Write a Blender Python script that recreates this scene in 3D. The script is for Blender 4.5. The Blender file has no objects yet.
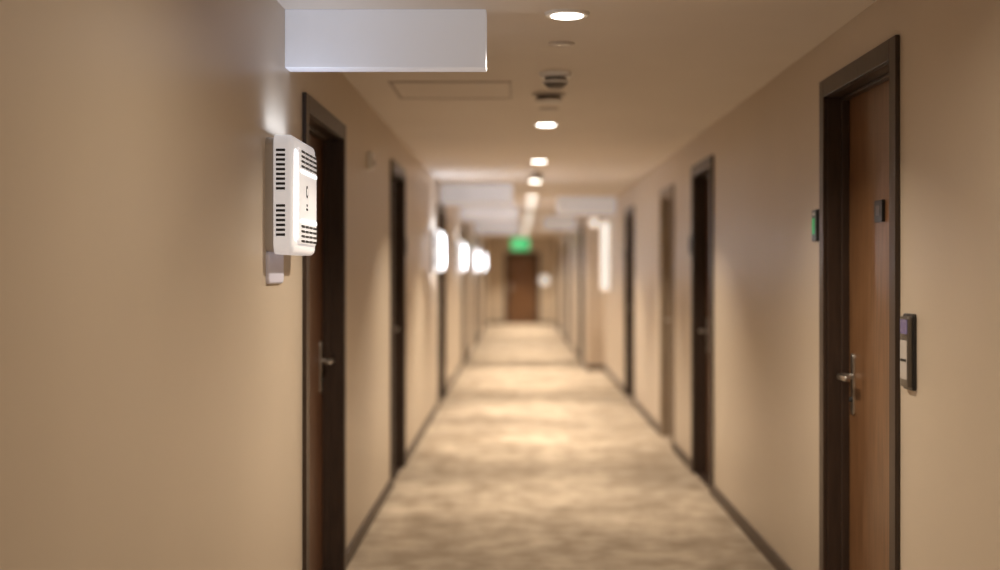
import bpy, math, random
from mathutils import Vector
random.seed(3)
scene = bpy.context.scene
F = 1300.0; CH = 1.40
WL = 0.82; WR = 1.22; WR2 = 0.98; YSTEP = 18.3
HC = CH + 0.92; YEND = 34.3; YB = -4.0

# ------------------------------------------------------------ materials
def new_mat(name, col, rough=0.5, metal=0.0, emis=None, estr=0.0, spec=0.5):
    m = bpy.data.materials.new(name); m.use_nodes = True
    b = m.node_tree.nodes['Principled BSDF']
    b.inputs['Base Color'].default_value = (*col, 1)
    b.inputs['Roughness'].default_value = rough
    b.inputs['Metallic'].default_value = metal
    b.inputs['Specular IOR Level'].default_value = spec
    if emis:
        b.inputs['Emission Color'].default_value = (*emis, 1)
        b.inputs['Emission Strength'].default_value = estr
    return m

def noise_mat(name, c1, c2, scale=(1,1,1), nscale=5, detail=4, rough=0.5, bump=0.0, bscale=200, spec=0.5, lo=0.3, hi=0.7, dist=0.0):
    m = new_mat(name, c1, rough, spec=spec)
    nt = m.node_tree; b = nt.nodes['Principled BSDF']
    tc = nt.nodes.new('ShaderNodeTexCoord'); mp = nt.nodes.new('ShaderNodeMapping')
    mp.inputs['Scale'].default_value = scale
    nz = nt.nodes.new('ShaderNodeTexNoise'); nz.inputs['Scale'].default_value = nscale
    nz.inputs['Detail'].default_value = detail; nz.inputs['Distortion'].default_value = dist
    rp = nt.nodes.new('ShaderNodeValToRGB')
    rp.color_ramp.elements[0].position = lo; rp.color_ramp.elements[0].color = (*c1, 1)
    rp.color_ramp.elements[1].position = hi; rp.color_ramp.elements[1].color = (*c2, 1)
    nt.links.new(tc.outputs['Object'], mp.inputs['Vector'])
    nt.links.new(mp.outputs['Vector'], nz.inputs['Vector'])
    nt.links.new(nz.outputs['Fac'], rp.inputs['Fac'])
    nt.links.new(rp.outputs['Color'], b.inputs['Base Color'])
    if bump > 0:
        n2 = nt.nodes.new('ShaderNodeTexNoise'); n2.inputs['Scale'].default_value = bscale
        n2.inputs['Detail'].default_value = 3
        bp = nt.nodes.new('ShaderNodeBump'); bp.inputs['Strength'].default_value = bump
        bp.inputs['Distance'].default_value = 0.005
        nt.links.new(tc.outputs['Object'], n2.inputs['Vector'])
        nt.links.new(n2.outputs['Fac'], bp.inputs['Height'])
        nt.links.new(bp.outputs['Normal'], b.inputs['Normal'])
    return m

M_wall = noise_mat('wall_paint', (0.56,0.47,0.37), (0.59,0.495,0.39), nscale=1.5, rough=0.38, bump=0.12, bscale=160, spec=0.5)
M_ceil = noise_mat('ceiling_paint', (0.74,0.68,0.62), (0.77,0.71,0.65), nscale=2, rough=0.7, spec=0.3)
M_white = noise_mat('white_paint_added_glow', (0.84,0.87,0.97), (0.86,0.89,0.99), nscale=2, rough=0.6, spec=0.3)
_b=M_white.node_tree.nodes['Principled BSDF']; _b.inputs['Emission Color'].default_value=(0.88,0.92,1.0,1); _b.inputs['Emission Strength'].default_value=0.17  # added emission brightens the soffit and beam paint; nothing lights it from behind
M_carpet = noise_mat('carpet', (0.30,0.235,0.17), (0.56,0.47,0.37), scale=(1.0,1.0,1), nscale=6.5, detail=12, rough=0.95, bump=0.5, bscale=350, spec=0.1, lo=0.22, hi=0.78, dist=0.0)
nt=M_carpet.node_tree; bs=nt.nodes['Principled BSDF']
src=bs.inputs['Base Color'].links[0].from_socket
tc=[n for n in nt.nodes if n.type=='TEX_COORD'][0]
nz=nt.nodes.new('ShaderNodeTexNoise'); nz.inputs['Scale'].default_value=1.6; nz.inputs['Detail'].default_value=6
rp=nt.nodes.new('ShaderNodeValToRGB'); rp.color_ramp.elements[0].position=0.35; rp.color_ramp.elements[0].color=(0.76,0.74,0.72,1)
rp.color_ramp.elements[1].position=0.65; rp.color_ramp.elements[1].color=(1.15,1.15,1.15,1)
mx=nt.nodes.new('ShaderNodeMix'); mx.data_type='RGBA'; mx.blend_type='MULTIPLY'; mx.inputs[0].default_value=1.0
nt.links.new(tc.outputs['Object'],nz.inputs['Vector']); nt.links.new(nz.outputs['Fac'],rp.inputs['Fac'])
nt.links.new(src,mx.inputs[6]); nt.links.new(rp.outputs['Color'],mx.inputs[7]); nt.links.new(mx.outputs[2],bs.inputs['Base Color'])

M_frame = noise_mat('dark_frame_wood', (0.034,0.020,0.014), (0.050,0.030,0.021), scale=(8,8,1), nscale=6, rough=0.4)
M_leaf = noise_mat('door_wood', (0.13,0.060,0.025), (0.22,0.110,0.050), scale=(9,9,0.7), nscale=5, detail=8, rough=0.33, dist=0.4)
M_leafd = noise_mat('door_wood_dark', (0.10,0.045,0.022), (0.165,0.075,0.038), scale=(9,9,0.7), nscale=5, detail=8, rough=0.4, dist=0.4)
M_beige = noise_mat('painted_service_door', (0.47,0.39,0.31), (0.50,0.415,0.33), nscale=3, rough=0.5)
M_beigef = noise_mat('painted_service_frame', (0.27,0.21,0.16), (0.30,0.24,0.18), nscale=3, rough=0.5)
M_base = noise_mat('baseboard_wood', (0.06,0.040,0.030), (0.09,0.06,0.042), scale=(1,1,8), nscale=4, rough=0.45)
M_steel = new_mat('brushed_steel', (0.55,0.53,0.50), 0.3, 1.0)
M_dsteel = new_mat('dark_steel', (0.16,0.145,0.13), 0.35, 0.8)
M_plast = new_mat('white_plastic', (0.86,0.86,0.87), 0.35)
M_plastl = new_mat('white_plastic_added_glow', (0.88,0.88,0.90), 0.35, emis=(0.95,0.95,1.0), estr=0.32)  # slight self-glow added because the lamps barely reach the near housing front
M_plastb = new_mat('grey_plastic', (0.50,0.46,0.43), 0.4)
M_lav = new_mat('pale_light_patch', (0.70,0.70,0.86), 0.5)  # light on the wall put into a pale colour, below the near sconce
M_dark = new_mat('vent_dark', (0.02,0.02,0.02), 0.6)
M_black = new_mat('black_plastic', (0.012,0.012,0.014), 0.3)
M_grey = new_mat('detector_grey', (0.16,0.14,0.13), 0.5)
M_mid = new_mat('ring_beige', (0.50,0.44,0.39), 0.5)
M_green = new_mat('green_led', (0.0,0.25,0.08), 0.4, emis=(0.03,0.6,0.18), estr=0.35)
M_screen = new_mat('reader_screen', (0.04,0.035,0.06), 0.2, emis=(0.3,0.22,0.5), estr=0.2)
M_exit = new_mat('exit_green', (0.0,0.30,0.12), 0.4, emis=(0.02,0.60,0.18), estr=0.8)
M_exitw = new_mat('exit_white', (0.6,0.9,0.7), 0.4, emis=(0.4,0.9,0.55), estr=0.8)
M_lamp = new_mat('downlight_lens', (1,1,1), 0.4, emis=(1,0.94,0.84), estr=10)
M_bar = new_mat('light_bar', (1,1,1), 0.4, emis=(0.95,0.96,1.0), estr=2.5)
M_glowF = new_mat('sconce_diffuser', (0.9,0.9,0.92), 0.4, emis=(0.95,0.96,1.0), estr=3.2)
M_bodyF = new_mat('sconce_body_lit', (0.85,0.85,0.87), 0.4, emis=(0.95,0.96,1.0), estr=1.2)
M_soft = new_mat('soft_diffuser', (0.9,0.88,0.85), 0.4, emis=(1.0,0.96,0.9), estr=0.8)

# ------------------------------------------------------------ helpers
class MB:
    """collects boxes / prisms into one mesh with material slots"""
    def __init__(s): s.v=[]; s.f=[]; s.mi=[]; s.mats=[]
    def mat(s,m):
        if m not in s.mats: s.mats.append(m)
        return s.mats.index(m)
    def box(s,x0,x1,y0,y1,z0,z1,m):
        i=len(s.v); k=s.mat(m)
        s.v += [(x,y,z) for z in (z0,z1) for y in (y0,y1) for x in (x0,x1)]
        for q in [(0,2,3,1),(4,5,7,6),(0,1,5,4),(2,6,7,3),(0,4,6,2),(1,3,7,5)]:
            s.f.append([i+a for a in q]); s.mi.append(k)
    def cyl(s,c,axis,r0,r1,h,m,n=32):
        k=s.mat(m); i=len(s.v)
        for t,r in ((0,r0),(h,r1)):
            for a in range(n):
                u=r*math.cos(2*math.pi*a/n); w=r*math.sin(2*math.pi*a/n)
                if axis=='z': p=(c[0]+u,c[1]+w,c[2]+t)
                elif axis=='y': p=(c[0]+w,c[1]+t,c[2]+u)
                else: p=(c[0]+t,c[1]+u,c[2]+w)
                s.v.append(p)
        for a in range(n):
            b=(a+1)%n; s.f.append([i+a,i+b,i+n+b,i+n+a]); s.mi.append(k)
        s.f.append([i+a for a in range(n)][::-1]); s.mi.append(k)
        s.f.append([i+n+a for a in range(n)]); s.mi.append(k)
    def rprism(s,x0,x1,z0,z1,y0,y1,r,m,inset=0.0,seg=6):
        """rounded rectangle in xz extruded along y; last bit inset (soft edge)"""
        k=s.mat(m)
        def ring(d,y):
            pts=[]
            for cx,cz,a0 in ((x1-r,z1-r,0),(x0+r,z1-r,90),(x0+r,z0+r,180),(x1-r,z0+r,270)):
                for j in range(seg+1):
                    a=math.radians(a0+90*j/seg); rr=max(r-d,0.0005)
                    pts.append((cx+rr*math.cos(a),y,cz+rr*math.sin(a)))
            return pts
        rings=[ring(0,y0)]
        if inset>0:
            for j in range(6):
                a=math.radians(90*j/5); rings.append(ring(inset*(1-math.cos(a)), y1-inset+inset*math.sin(a)))
        else: rings.append(ring(0,y1))
        n=len(rings[0]); i=len(s.v)
        for rg in rings: s.v+=rg
        for q in range(len(rings)-1):
            for a in range(n):
                b=(a+1)%n; s.f.append([i+q*n+a,i+q*n+b,i+(q+1)*n+b,i+(q+1)*n+a]); s.mi.append(k)
        s.f.append([i+a for a in range(n)]); s.mi.append(k)
        s.f.append([i+(len(rings)-1)*n+a for a in range(n)][::-1]); s.mi.append(k)
    def obj(s,name,parent=None,bevel=0,smooth=False):
        me=bpy.data.meshes.new(name); me.from_pydata(s.v,[],s.f)
        for m in s.mats: me.materials.append(m)
        me.polygons.foreach_set('material_index',s.mi)
        import bmesh
        bm=bmesh.new(); bm.from_mesh(me); bmesh.ops.recalc_face_normals(bm,faces=bm.faces); bm.to_mesh(me); bm.free()
        o=bpy.data.objects.new(name,me); scene.collection.objects.link(o)
        if parent: o.parent=parent
        if bevel>0:
            b=o.modifiers.new('bevel','BEVEL'); b.width=bevel; b.segments=2; b.limit_method='ANGLE'
        if smooth:
            me.shade_smooth()
            try: me.set_sharp_from_angle(angle=math.radians(35))
            except Exception: pass
        return o

def empty(name,loc,rz=0):
    e=bpy.data.objects.new(name,None); e.location=loc; e.rotation_euler=(0,0,rz)
    e.empty_display_size=0.1; scene.collection.objects.link(e); return e

def area(name,parent,loc,rot,size,power,col,spread=180,shape='DISK',sy=None):
    l=bpy.data.lights.new(name,'AREA'); l.shape=shape; l.size=size
    if sy: l.size_y=sy
    l.energy=power; l.color=col; l.spread=math.radians(spread)
    o=bpy.data.objects.new(name,l); o.location=loc; o.rotation_euler=rot
    scene.collection.objects.link(o)
    if parent: o.parent=parent
    return o

RZ={'L':-math.pi/2,'R':math.pi/2,'E':math.pi}

CW=0.07
L_doors=[(-2.2,-1.15,2.1,'d'),(4.94,6.09,CH+0.68,'d'),(8.35,9.33,CH+0.72,'d'),(13.3,14.4,CH+0.70,'d'),(19.2,20.2,CH+0.70,'d'),(24.0,25.0,CH+0.70,'d'),(29.0,30.0,CH+0.7,'d')]
R_doors=[(-1.0,0.05,2.12,'d'),(4.15,5.2,CH+0.755,'w'),(8.1,9.05,CH+0.725,'d'),(10.15,11.05,CH+0.68,'b'),(13.65,14.65,CH+0.69,'d'),(19.6,20.6,CH+0.7,'d'),(24.5,25.5,CH+0.7,'d'),(29.3,30.3,CH+0.7,'d')]

def wall(name,x0,x1,y0,y1,doors,mb=None,finish=True):
    mb=mb or MB()
    cur=y0
    for (a,b,t,_) in doors:
        ha,hb,ht=a+CW-0.02,b-CW+0.02,t-CW+0.02
        mb.box(x0,x1,cur,ha,0,HC,M_wall)
        mb.box(x0,x1,ha,hb,ht,HC,M_wall)
        cur=hb
    mb.box(x0,x1,cur,y1,0,HC,M_wall)
    if finish: return mb.obj(name)
    return mb
TH=0.2
wall('wall_left',-WL-TH,-WL,YB,YEND,L_doors)
mb=wall('',WR,WR+TH,YB,YSTEP,[d for d in R_doors if d[1]<YSTEP],finish=False)
wall('wall_right',WR2,WR+TH,YSTEP,YEND,[d for d in R_doors if d[0]>YSTEP],mb=mb)
ED=(-0.36,0.57,CH+0.50)
mb=MB(); h0,h1,ht=ED[0]+CW-0.02,ED[1]-CW+0.02,ED[2]-CW+0.02
mb.box(-WL-TH,h0,YEND,YEND+TH,0,HC,M_wall); mb.box(h1,WR+TH,YEND,YEND+TH,0,HC,M_wall); mb.box(h0,h1,YEND,YEND+TH,ht,HC,M_wall)
mb.obj('wall_end')
mb=MB(); mb.box(-WL-TH,WR+TH,YB-TH,YB,0,HC,M_wall); mb.obj('wall_back')
mb=MB(); mb.box(-WL-TH,WR+TH,YB-TH,YEND+TH,-0.1,0,M_carpet); mb.obj('floor')
mb=MB(); mb.box(-WL-TH,WR+TH,YB-TH,YEND+TH,HC,HC+0.1,M_ceil); mb.obj('ceiling')

def baseb(name,segs):
    mb=MB()
    for s in segs: mb.box(*s,0.0,0.07,M_base)
    mb.obj(name,bevel=0.003)
def gaps(y0,y1,doors):
    out=[];c=y0
    for d in doors: out.append((c,d[0]));c=d[1]
    out.append((c,y1)); return out
baseb('baseboard_left',[(-WL,-WL+0.014,a,b) for a,b in gaps(YB,YEND,L_doors)])
baseb('baseboard_right',[(WR-0.014,WR,a,b) for a,b in gaps(YB,YSTEP,[d for d in R_doors if d[1]<YSTEP])]
      +[(WR2-0.014,WR2,a,b) for a,b in gaps(YSTEP-0.014,YEND,[d for d in R_doors if d[0]>YSTEP])]
      +[(WR2,WR-0.014,YSTEP-0.014,YSTEP)])
baseb('baseboard_end',[(-WL+0.014,ED[0],YEND-0.014,YEND),(ED[1],WR2-0.014,YEND-0.014,YEND)])

def bulk(i,x0,x1,y,th=0.14,drop=0.205):
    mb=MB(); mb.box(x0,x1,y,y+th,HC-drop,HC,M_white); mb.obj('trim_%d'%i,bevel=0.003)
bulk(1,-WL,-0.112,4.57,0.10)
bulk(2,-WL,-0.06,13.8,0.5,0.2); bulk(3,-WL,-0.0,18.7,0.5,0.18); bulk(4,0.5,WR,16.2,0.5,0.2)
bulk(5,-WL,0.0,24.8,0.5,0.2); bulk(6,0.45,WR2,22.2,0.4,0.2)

# ------------------------------------------------------------ door builder
dn=[0]
def door(side,pos,width,top,mode,handle,ind=None):
    dn[0]+=1
    e=empty('door_%d'%dn[0],pos,RZ[side])
    fm=M_beigef if mode=='b' else M_frame
    lm={'b':M_beige,'w':M_leaf,'d':M_leafd}[mode]
    w=width/2
    fr=MB(); P=0.016
    fr.box(-w,-w+CW,0,P,0,top,fm); fr.box(w-CW,w,0,P,0,top,fm); fr.box(-w+CW,w-CW,0,P,top-CW,top,fm)
    iw=w-CW; it=top-CW; D=0.085
    fr.box(-iw-0.019,-iw,-D-0.05,0,0,it+0.019,fm); fr.box(iw,iw+0.019,-D-0.05,0,0,it+0.019,fm); fr.box(-iw,iw,-D-0.05,0,it,it+0.019,fm)
    fr.box(-iw,-iw+0.014,-D,-D+0.03,0,it,fm); fr.box(iw-0.014,iw,-D,-D+0.03,0,it,fm); fr.box(-iw+0.014,iw-0.014,-D,-D+0.03,it-0.014,it,fm)
    fr.obj('frame',e,bevel=0.003)
    lf=MB(); lf.box(-iw+0.003,iw-0.003,-D-0.045,-D,0.006,it-0.003,lm); lf.obj('leaf',e,bevel=0.002)
    th=MB(); th.box(-iw,iw,-TH+0.01,-0.005,0.0,0.006,fm); th.obj('threshold',e)
    hg=MB()
    for z in (0.25,1.05,1.8): hg.cyl((-handle*(iw-0.008),-D+0.034,z),'z',0.007,0.007,0.09,M_steel,12)
    hg.obj('hinges',e)
    hx=handle*(iw-0.075); hz=0.99
    h=MB()
    h.rprism(hx-0.022,hx+0.022,hz-0.15,hz+0.09,-D,-D+0.008,0.02,M_steel,inset=0.003)
    h.cyl((hx,-D+0.008,hz),'y',0.012,0.012,0.045,M_steel,20)
    x2=hx-handle*0.12
    h.rprism(min(hx+handle*0.012,x2),max(hx+handle*0.012,x2),hz-0.011,hz+0.011,-D+0.045,-D+0.064,0.010,M_steel,inset=0.005)
    h.cyl((hx,-D+0.008,hz-0.09),'y',0.010,0.009,0.008,M_dark,16)
    h.obj('lever_handle',e,smooth=True)
    if ind is not None:
        cx=handle*(w+0.10); m=MB()
        m.rprism(cx-0.04,cx+0.04,CH+0.12,CH+0.25,0,0.014,0.008,M_black,inset=0.004)
        m.rprism(cx-0.012,cx+0.026,CH+0.15,CH+0.215,0.014,0.0155,0.004,M_green if ind else M_grey)
        m.rprism(cx-0.02,cx+0.02,CH+0.226,CH+0.238,0.014,0.0155,0.003,M_plastb)
        m.obj('indicator_plate',e)
    return e,iw,D
for i,(a,b,t,m) in enumerate(L_doors): door('L',(-WL,(a+b)/2,0),b-a,t,m,-1,False if i in (2,3) else None)
for i,(a,b,t,m) in enumerate(R_doors):
    wx=WR if b<YSTEP else WR2
    e,iw,D=door('R',(wx,(a+b)/2,0),b-a,t,m,1,{1:True,2:False,4:False}.get(i))
    if m=='w':
        n=MB()
        n.rprism(-0.055,0.045,CH+0.175,CH+0.255,-D,-D+0.012,0.006,M_black,inset=0.003)
        n.rprism(-0.03,0.02,CH+0.20,CH+0.235,-D+0.012,-D+0.0135,0.004,M_dsteel)
        n.obj('number_plate',e)
door('E',((ED[0]+ED[1])/2,YEND,0),ED[1]-ED[0],ED[2],'w',1)

# card reader
e=empty('card_reader',(WR,4.03,CH-0.250),RZ['R'])
m=MB(); m.rprism(-0.052,0.052,-0.118,0.118,0,0.012,0.010,M_black,inset=0.004)
m.rprism(-0.044,0.044,-0.110,0.110,0.012,0.024,0.010,M_dsteel,inset=0.006)
m.rprism(-0.034,0.034,0.055,0.100,0.024,0.0255,0.005,M_screen)
m.rprism(-0.034,0.034,-0.085,0.035,0.024,0.0255,0.005,M_plastb)
m.rprism(-0.028,0.028,-0.030,-0.022,0.0255,0.027,0.003,M_dark)
m.obj('reader_body',e,smooth=True)

# ------------------------------------------------------------ wall sconce / unit
def sconce(side,pos,near):
    e=empty('wall_sconce',pos,RZ[side])
    L=0.24; Hh=0.195; P=0.09
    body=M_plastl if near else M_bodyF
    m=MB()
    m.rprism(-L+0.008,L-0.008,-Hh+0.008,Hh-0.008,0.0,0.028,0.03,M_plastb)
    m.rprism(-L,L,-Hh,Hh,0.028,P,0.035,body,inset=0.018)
    m.obj('housing',e,smooth=True)
    if not near:
        g=MB(); g.rprism(-L+0.02,L-0.02,-Hh+0.02,Hh-0.02,P,P+0.004,0.025,M_glowF,inset=0.003); g.obj('diffuser',e,smooth=True)
    c=MB()
    c.rprism(-L+0.03,L-0.085,-Hh+0.035,Hh-0.035,P-0.001,P+0.008,0.02,body,inset=0.004)
    c.obj('centre_cover',e,smooth=True)
    v=MB()
    for s in (1,-1):
        for r in range(4):
            z=s*(0.150-0.0165*r)
            for k in range(4):
                x0=-0.20+0.082*k
                v.rprism(x0,x0+0.070,z-0.0042,z+0.0042,P+0.0075,P+0.0088,0.004,M_dark)
    v.cyl((0.0,P+0.0075,0.02),'y',0.022,0.022,0.0013,M_dark,24)
    v.cyl((0.0,P+0.0088,0.02),'y',0.013,0.013,0.0006,body,24)
    v.rprism(-0.014,0.014,-0.030,-0.022,P+0.0075,P+0.0088,0.002,M_dark)
    v.rprism(-0.02,0.02,-0.044,-0.036,P+0.0075,P+0.0088,0.002,M_dark)
    for sx in (1,-1):
        for (za,zb,n) in ((0.01,0.15,9),(-0.14,-0.03,7)):
            for r in range(n):
                z=za+(zb-za)*(r+0.5)/n
                xx0,xx1=(L-0.0005,L+0.0012) if sx>0 else (-L-0.0012,-L+0.0005)
                v.box(xx0,xx1,0.036,0.066,z-0.0042,z+0.0042,M_dark)
    v.obj('vent_slots',e)
    b=MB()
    b.rprism(L-0.078,L-0.030,-0.15,0.15,P-0.001,P+0.004,0.02,M_bar,inset=0.003)
    for s in (1,-1): b.rprism(-0.20,0.13,s*0.083-0.005,s*0.083+0.005,P+0.0075,P+0.0105,0.0045,M_bar)
    b.obj('light_bars',e)
    if near:
        j=MB(); j.rprism(-0.04,0.225,-Hh-0.098,-Hh+0.01,0.0,0.012,0.02,M_lav,inset=0.008); j.obj('light_patch_plate',e,smooth=True)  # thin pale plate added to stand for a patch of light on the wall
    else:
        area('lamp_front',e,(0,P+0.012,0),(-math.pi/2,0,0),0.4,9,(0.92,0.93,1.0),180,'RECTANGLE',0.3)
        area('lamp_down',e,(0.0,0.06,-Hh-0.008),(0,0,0),0.3,1.5,(0.88,0.92,1.0),180,'RECTANGLE',0.05)
    area('lamp_up',e,(0.05,0.065,Hh+0.006),(math.pi,0,0),0.36,(0.8 if near else 2.5),(0.68,0.80,1.0),180,'RECTANGLE',0.05)
sconce('L',(-WL,4.45,CH+0.25),True)
for y in (12.55,17.6,23.4,28.4): sconce('L',(-WL,y,CH+0.19),False)

# ------------------------------------------------------------ ceiling fixtures
warm=(1.0,0.87,0.70)
for y in (-2.6,-0.6,2.7,4.64,8.1,10.8,13.2,16.0,18.2,21.4,24.3,27.6,30.4,33.0):
    e=empty('recessed_downlight',(0.175,y,HC))
    m=MB(); m.cyl((0,0,-0.010),'z',0.075,0.082,0.010,M_plast,40); m.obj('trim_ring',e,smooth=True)
    m=MB(); m.cyl((0,0,-0.013),'z',0.056,0.060,0.004,M_lamp,40); m.obj('lens',e,smooth=True)
    p,s=(22,150) if y<2 else (13,160) if y<4 else (26,130) if y<7 else (29,112) if y<9 else (36,100)
    area('lamp',e,(0,0,-0.02),(0,0,0),0.11,p,warm,s)

def detector(name,x,y,r,h,mats=(M_plast,M_grey)):
    e=empty(name,(x,y,HC))
    m=MB(); m.cyl((0,0,-0.02),'z',r*0.92,r,0.02,mats[0],36)
    m.cyl((0,0,-0.02-h*0.35),'z',r*0.62,r*0.66,h*0.35,mats[1],36)
    m.cyl((0,0,-0.02-h*0.55),'z',r*0.78,r*0.8,h*0.2,mats[0],36)
    m.cyl((0,0,-0.02-h),'z',r*0.42,r*0.74,h*0.45,mats[1],36)
    m.obj('detector_body',e,smooth=True)
detector('smoke_detector',0.175,6.05,0.078,0.05)
detector('smoke_detector',0.175,12.0,0.07,0.05)
detector('smoke_detector',0.16,19.6,0.07,0.05)
for y,r in ((5.25,0.055),(7.35,0.06)):
    e=empty('ceiling_speaker',(0.175,y,HC)); m=MB(); m.cyl((0,0,-0.006),'z',r*0.95,r,0.006,M_mid,36)
    m.cyl((0,0,-0.008),'z',r*0.7,r*0.72,0.003,M_plastb,36); m.obj('grille',e)
e=empty('ceiling_air_vent',(0.16,6.75,HC)); m=MB()
m.cyl((0,0,-0.012),'z',0.085,0.09,0.012,M_plastb,32); m.cyl((0,0,-0.03),'z',0.06,0.065,0.018,M_grey,32); m.cyl((0,0,-0.042),'z',0.072,0.075,0.010,M_plastb,32); m.obj('vent_body',e,smooth=True)
e=empty('ceiling_access_hatch',(-0.33,6.6,HC)); m=MB()
for a in ((-0.3,0.3,-0.3,-0.285),(-0.3,0.3,0.285,0.3),(-0.3,-0.285,-0.285,0.285),(0.285,0.3,-0.285,0.285)): m.box(*a,-0.007,0,M_mid)
m.box(-0.28,0.28,-0.28,0.28,-0.004,0,M_ceil); m.obj('hatch_panel',e)
e=empty('wall_motion_sensor',(-WL,7.1,CH+0.6),RZ['L']); m=MB()
m.rprism(-0.04,0.04,-0.05,0.05,0,0.03,0.015,M_plast,inset=0.01); m.cyl((0,0.03,-0.01),'y',0.025,0.012,0.012,M_plastb,20); m.obj('sensor_body',e,smooth=True)

def eml(name,pos,r):
    e=empty(name,pos,RZ['E']); m=MB()
    m.cyl((0,0,0),'y',r,r*0.95,0.03,M_plast,32); m.cyl((0,0.03,0),'y',r*0.85,r*0.5,0.03,M_soft,32); m.obj('lamp_body',e,smooth=True)
eml('round_wall_lamp',(1.07,YSTEP,CH+0.68),0.07)
eml('round_wall_lamp',(0.70,YEND,CH-0.24),0.14)
e=empty('linear_wall_light',(WR,17.2,CH+0.2),RZ['R']); m=MB()
m.rprism(-0.07,0.07,-0.46,0.46,0,0.02,0.03,M_plastb); m.rprism(-0.06,0.06,-0.45,0.45,0.02,0.12,0.03,M_soft,inset=0.02); m.obj('light_body',e,smooth=True)

# exit sign
YE=27.0
e=empty('exit_sign',(0.04,YE,CH+0.56),0); m=MB()
m.box(-0.19,0.19,-0.02,0.02,-0.13,0.13,M_exit)
m.box(-0.195,0.195,-0.022,0.022,0.13,0.14,M_plast); m.box(-0.195,0.195,-0.022,0.022,-0.14,-0.13,M_plast)
m.obj('sign_body',e)
m=MB(); dz=HC-(CH+0.56)
m.cyl((-0.15,0,0.14),'z',0.006,0.006,dz-0.14,M_steel,10); m.cyl((0.15,0,0.14),'z',0.006,0.006,dz-0.14,M_steel,10); m.obj('hanging_rods',e)
m=MB(); y0,y1=-0.023,-0.020
m.cyl((-0.05,y0,0.08),'y',0.02,0.02,0.003,M_exitw,16)
def limb(ax,az,bx,bz,w):
    d=Vector((bx-ax,bz-az)); n=Vector((-d.y,d.x)).normalized()*w/2; i=len(m.v); k=m.mat(M_exitw)
    for y in (y0,y1):
        for (px,pz) in ((ax+n.x,az+n.y),(bx+n.x,bz+n.y),(bx-n.x,bz-n.y),(ax-n.x,az-n.y)): m.v.append((px,y,pz))
    for q in [(0,1,2,3),(7,6,5,4),(0,4,5,1),(1,5,6,2),(2,6,7,3),(3,7,4,0)]: m.f.append([i+a for a in q]); m.mi.append(k)
for L in ((-0.05,0.055,-0.07,-0.01,0.035),(-0.07,-0.01,-0.02,-0.045,0.018),(-0.02,-0.045,-0.03,-0.10,0.018),(-0.07,-0.01,-0.10,-0.06,0.018),(-0.10,-0.06,-0.15,-0.07,0.016),(-0.05,0.05,-0.005,0.02,0.013),(-0.06,0.045,-0.11,0.02,0.013),(0.04,0,0.15,0,0.02),(0.11,0.045,0.155,0.0,0.02),(0.11,-0.045,0.155,0.0,0.02)): limb(*L)
m.obj('running_figure_and_arrow',e)

# ------------------------------------------------------------ world, camera
w=bpy.data.worlds.new('world'); scene.world=w; w.use_nodes=True
w.node_tree.nodes['Background'].inputs[0].default_value=(0.5,0.4,0.3,1); w.node_tree.nodes['Background'].inputs[1].default_value=0.05
cam=bpy.data.cameras.new('camera'); co=bpy.data.objects.new('camera',cam); scene.collection.objects.link(co)
co.location=(0,0,CH); co.rotation_euler=(math.pi/2,0,0)
cam.sensor_width=36; cam.lens=36*F/1000; cam.shift_x=-0.018; cam.shift_y=-0.014
cam.clip_start=0.05; cam.clip_end=100
cam.dof.use_dof=True; cam.dof.focus_distance=4.35; cam.dof.aperture_fstop=0.95
scene.camera=co
scene.view_settings.view_transform='Standard'
scene.view_settings.exposure=0.0
